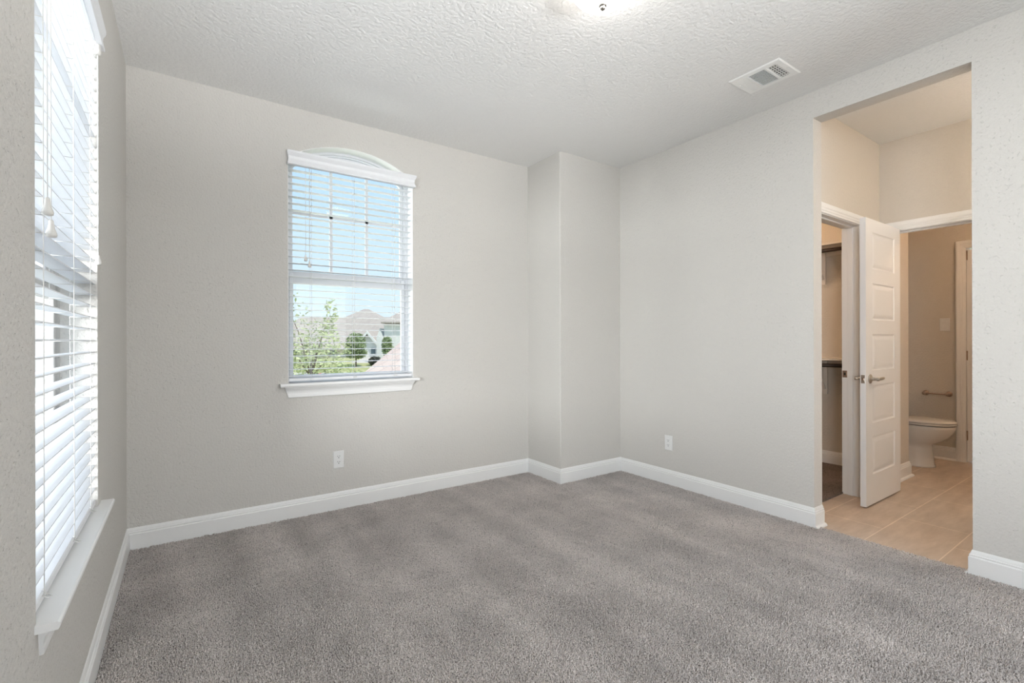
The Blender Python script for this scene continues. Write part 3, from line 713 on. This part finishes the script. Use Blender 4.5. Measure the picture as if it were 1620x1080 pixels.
ph = thing('toilet_paper_holder', 'brushed metal paper holder bar, empty, on the bathroom wall above the toilet', 'toilet paper holder', (BX, 1.50, .637))
hp = (1.590, 1.412)
for y in hp:
    q = MB(); q.lathe([(.0, 0), (.026, 0), (.027, .004), (.022, .010), (.012, .014), (.011, .05), (.015, .054), (.0165, .064), (.015, .074), (.009, .078), (.0, .079)], lambda a, b, h: (BX-h, y+a, .637+b), 20); q.build('post', M_BRONZE, ph)
q = MB(); q.tube([(BX-.064, hp[0], .637), (BX-.064, hp[1], .637)], .0085, 12); q.build('roller_bar', M_BRONZE, ph)

# ---------------------------------------------------------------- closet shelves and rods
def shelf(label, z, ys):
    root = thing('closet_shelf', label, 'closet shelf', (CXB, 2.3, z), 'shelves with hanging rods in the closet')
    box('shelf_board', (CXB-.30, CY+.003, z-.017, CXB-.001, 3.297, z), M_SHELF, root, bevel=.002)
    box('cleat', (CXB-.018, CY+.003, z-.075, CXB-.001, 3.297, z-.0175), M_SHELF, root, bevel=.002)
    q = MB(); q.tube([(CXB-.27, CY+.006, z-.062), (CXB-.27, 3.294, z-.062)], .0165, 14); q.build('hanging_rod', M_ROD, root)
    for y in ys:
        q = MB(); w = .017
        q.box(CXB-.036, y-w, z-.345, CXB-.018, y+w, z-.018)
        q.box(CXB-.285, y-w*.5, z-.034, CXB-.03, y+w*.5, z-.0175)
        q.extrude([(-.045, -.30), (-.030, -.30), (-.262, -.034), (-.280, -.034)], lambda u, v, d: (CXB+u, d, z+v), y-w*.5, y+w*.5)
        q.tube([(CXB-.27+.021*math.sin(t), y, z-.062-.021*math.cos(t)) for t in [R(-100+20*k) for k in range(14)]], .004, 8)
        q.build('bracket', M_SHELF, root, bevel=.002)
    return root
shelf('upper closet shelf with a dark hanging rod and bracket', 2.044, (2.045, 2.85))
shelf('lower closet shelf with a dark hanging rod at waist height', 1.006, (2.032, 2.85))

# ---------------------------------------------------------------- outdoors (second-floor view)
YAW = R(34.56)
def L(r, q_, z=0.0):
    """street-grid frame: r metres along the street, q_ metres away from the house"""
    return (r*math.cos(YAW) + q_*math.sin(YAW), -r*math.sin(YAW) + q_*math.cos(YAW), z)
def gz(q_): return -2.6 if q_ < 58 else -2.6 + min(1.0, (q_-58)/14)*1.2
q = MB(); qs = [3.6, 30, 50, 58, 62, 67, 72, 110, 190]
for a, b in zip(qs[:-1], qs[1:]): q.face([L(-120, a, gz(a)), L(90, a, gz(a)), L(90, b, gz(b)), L(-120, b, gz(b))])
struct(q.build('ground', M_GRASS), 'dry lawn seen far below through the arched window', 'lawn')
def strip(name, r0, r1, q0, q1, lift):
    q = MB(); n = 4
    for k in range(n):
        a, b = q0+(q1-q0)*k/n, q0+(q1-q0)*(k+1)/n
        q.loft([[L(r0, a, gz(a)-.1), L(r1, a, gz(a)-.1), L(r1, a, gz(a)+lift), L(r0, a, gz(a)+lift)], [L(r0, b, gz(b)-.1), L(r1, b, gz(b)-.1), L(r1, b, gz(b)+lift), L(r0, b, gz(b)+lift)]], smooth=False)
    return q.build(name, M_ROAD)
struct(strip('road', -80, 60, 47.5, 57, .04), 'pale street crossing in front of the far houses', 'road')
struct(strip('path', -22.6, -19.6, 66.5, 74, .05), 'pale front walk of the cream far house', 'walkway')

def leaves(q, c, r, n, size, rng, shell=.35):
    for _ in range(n):
        while True:
            d = Vector((rng.uniform(-1, 1), rng.uniform(-1, 1), rng.uniform(-1, 1)))
            if shell < d.length < 1: break
        p = Vector(c) + Vector((d.x*r[0], d.y*r[1], d.z*r[2]))
        a = Vector((rng.uniform(-1, 1), rng.uniform(-1, 1), rng.uniform(-.6, .6))).normalized(); b = a.orthogonal().normalized()
        b = (Matrix.Rotation(rng.uniform(0, 6.28), 3, a) @ b); s = size*rng.uniform(.6, 1.25)
        q.face([p - a*s, p + b*s*.45, p + a*s, p - b*s*.45])
def tree(name, label, cat, base, trunk_h, blobs, n, size, m, trunk_r, seed, group=None, shell=.2):
    rng = random.Random(seed)
    root = thing(name, label, cat, base, group)
    q = MB(); B = Vector(base)
    q.tube([B-Vector((0, 0, .05)), B+Vector((.03, .02, trunk_h*.5)), B+Vector((.0, .03, trunk_h))], [trunk_r*1.3, trunk_r, trunk_r*.6], 8)
    for c, r, fr in blobs:
        q.tube([B+Vector((0, .02, trunk_h*.75)), B+Vector(c)*.6+Vector((0, 0, trunk_h*.35)), B+Vector(c)], [trunk_r*.55, trunk_r*.3, trunk_r*.1], 6)
    q.build('trunk', M_BARK, root)
    q = MB()
    for c, r, fr in blobs: leaves(q, B+Vector(c), r, int(n*fr), size, rng, shell)
    q.build('foliage', m, root)
    return root
tree('leafy_tree', 'airy pale green tree just outside the arched window, left side', 'tree', L(-6.0, 14.2, -2.6), 3.6,
     [((.05, 0, 2.9), (.95, .9, .85), .24), ((-.7, 0, 3.5), (.75, .8, .7), .14), ((.30, .1, 3.8), (.55, .6, .70), .13), ((.55, .0, 4.6), (.24, .3, .55), .035), ((.95, .0, 3.55), (.30, .3, .22), .02),
      ((-.55, .1, 4.6), (.6, .5, .7), .035), ((.75, -.1, 2.6), (.80, .7, .55), .12), ((.0, -.1, 2.0), (1.2, .9, .6), .15)], 4200, .062, M_LEAF_A, .05, 3)
tree('street_tree', 'round green tree on the far lawn, middle of the window view', 'tree', L(-20.7, 63, gz(63)), 2.2,
     [((0, 0, 2.9), (1.35, 1.4, 1.75), .5), ((-.5, .1, 2.0), (1.15, 1.1, .9), .25), ((.4, 0, 1.9), (1.1, 1.1, .85), .25)], 2600, .17, M_LEAF_B, .08, 5)
tree('street_tree', 'small green tree by the white far house, just above the rosy roof edge', 'tree', L(-15.9, 60.5, gz(60.5)), 2.0,
     [((0, 0, 3.1), (.70, .8, 1.15), .6), ((.25, 0, 2.3), (.85, .9, .8), .4)], 1500, .16, M_LEAF_B, .07, 8)
for (r, q_, s_, lab, sd) in ((-18.5, 64.4, 1.0, 'dark rounded bush in front of the far house, larger one', 11), (-17.1, 62.8, .8, 'dark rounded bush in front of the far house, smaller one by the roof edge', 12)):
    rng = random.Random(sd); q = MB(); c = L(r, q_, gz(q_)+.55*s_); leaves(q, c, (.95*s_, .75*s_, .65*s_), 900, .15, rng, .45)
    q.tube([L(r, q_, gz(q_)-.05), c], .05, 6)
    tag(q.build('bush', M_LEAF_C), lab, 'bush', 'dark bushes by the far house')
FX = L(-4.85, 12.0, 0)
fl = thing('flowering_shrub', 'small pink-red blossom cluster at the foot of the window view', 'flowering shrub', (FX[0], FX[1], -2.6))
rng = random.Random(21); q = MB(); leaves(q, (FX[0], FX[1], .30), (.085, .08, .075), 120, .03, rng, .2); q.build('blossoms', M_PETAL, fl)
q = MB(); q.tube([(FX[0], FX[1], -2.65), (FX[0]+.02, FX[1], -1.0), (FX[0], FX[1], .28)], [.03, .02, .006], 6); q.build('stem', M_BARK, fl)

def hip(q, r0, q0, r1, q1, ze, zr, e0, e1, qr, th=.22):
    A, B, C, D = [L(*p) for p in ((r0, q0, ze), (r1, q0, ze), (r1, q1, ze), (r0, q1, ze))]; E, F = L(e0, qr, zr), L(e1, qr, zr)
    q.face([A, B, F, E]); q.face([C, D, E, F]); q.face([D, A, E]); q.face([B, C, F])
    dn = lambda p: (p[0], p[1], p[2]-th)
    for a, b in ((A, B), (B, C), (C, D), (D, A)): q.face([a, b, dn(b), dn(a)])
    q.face([dn(A), dn(D), dn(C), dn(B)])
def lbox(q, r0, q0, z0, r1, q1, z1):
    P = [L(r, a, z) for z in (z0, z1) for r, a in ((r0, q0), (r1, q0), (r1, q1), (r0, q1))]
    q.add(P, [(0,3,2,1),(4,5,6,7),(0,1,5,4),(1,2,6,5),(2,3,7,6),(3,0,4,7)])
    return q
LF = lambda u, v, d: L(u, d, v)
# cream far house: long shingle roof, a peak behind it, a white gabled wing in front
fh = thing('house', 'cream far house with tan-grey hip roof across the street', 'house', L(-26, 80, gz(80)))
G = gz(80)
lbox(MB(), -41, 77, G-.2, -18.6, 87, .1).build('wall', M_STUCCO, fh)
q = MB(); hip(q, -41.8, 76.0, -17.8, 88, .05, 5.35, -36.5, -20.0, 82); q.build('roof', M_ROOF_A, fh)
q = MB(); hip(q, -32.2, 80.0, -20.2, 91, 3.6, 7.0, -26.6, -25.8, 85.5); q.build('roof', M_ROOF_A, fh)
q = MB(); q.extrude([(-23.95, G-.2), (-20.85, G-.2), (-20.85, .55), (-22.4, 2.35), (-23.95, .55)], LF, 74, 78); gw = q.build('gable', M_WHITEWALL, fh)
q = MB()
for sg in (-1, 1): q.extrude([(-22.4, 2.55), (-22.4, 2.85), (-22.4+sg*1.95, .52), (-22.4+sg*1.9, .26)], LF, 73.6, 79.5)
q.build('roof', M_ROOF_A, fh)
q = MB()
for sg in (-1, 1): q.extrude([(-22.4, 2.35), (-22.4, 2.80), (-22.4+sg*1.95, .50), (-22.4+sg*1.85, .12)], LF, 73.4, 73.6)
q.build('barge_board', M_WHITEWALL, gw)
for r0, r1, z0, z1 in ((-29.6, -28.6, -.95, -.15), (-35.5, -34.3, -.95, -.15)):
    w_ = lbox(MB(), r0-.1, 76.8, z0-.1, r1+.1, 77.1, z1+.1).build('window', M_WHITEWALL, fh)
    lbox(MB(), r0, 76.72, z0, r1, 76.9, z1).build('pane', M_PANE, w_)
w_ = lbox(MB(), -21.9, 73.8, -.75, -21.3, 74.1, .15).build('window', M_PANE, fh)
lbox(MB(), -24.2, 73.85, G, -23.2, 74.1, -.35).build('entry_door', M_PANE, fh)
lbox(MB(), -20.9, 76.7, -.5, -19.5, 77.1, .0).build('window', M_PANE, fh)
# white far house to the right
h2 = thing('house', 'white gabled far house partly behind the rosy shingle roof', 'house', L(-16, 69, gz(69)))
lbox(MB(), -17.9, 66.5, gz(66)-.3, -10, 72.5, 3.6).build('wall', M_WHITEWALL, h2)
q = MB(); q.extrude([(-18.9, 1.7), (-18.0, 1.7), (-18.45, 3.0)], LF, 66.3, 70); q.build('gable', M_WHITEWALL, h2)
q = MB(); lbox(q, -18.9, 66.3, gz(66)-.3, -18.0, 70, 1.7); q.build('porch_wall', M_WHITEWALL, h2)
q = MB(); hip(q, -18.2, 65.9, -9.6, 73.2, 3.9, 6.2, -15.0, -12, 69.5); q.build('roof', M_ROOF_A, h2)
# near roof, lower right of the window view
h3 = thing('house', 'near lower roof of rosy brown shingles, right bottom of the window view', 'house', L(-1, 19, -2.6))
lbox(MB(), -5.1, 16.3, -2.8, 3.6, 22, -.8).build('wall', M_STUCCO, h3)
q = MB(); hip(q, -5.94, 15.5, 4.8, 23, -.77, 2.35, -3.06, 1.4, 19.2); q.build('roof', M_ROOF_B, h3)
for (r, q_) in ((-3.75, 17.0), (-3.2, 17.8), (-2.7, 17.0)):
    z = -.77 + (q_-15.5)/3.7*3.12
    lbox(MB(), r-.11, q_-.08, z-.05, r+.11, q_+.08, z+.10).build('roof_mark', M_PANE, h3)  # small dark blocks for the dashes on the near roof
# greenery beside the left window
tree('leafy_tree', 'dense green tree outside the tall left window', 'tree', (-2.9, 17.0, -2.6), 3.2,
     [((0, 0, 3.6), (1.3, 1.3, 1.3), .6), ((.2, -.3, 2.4), (1.2, 1.2, 1.0), .4)], 2400, .10, M_LEAF_A, .08, 17)
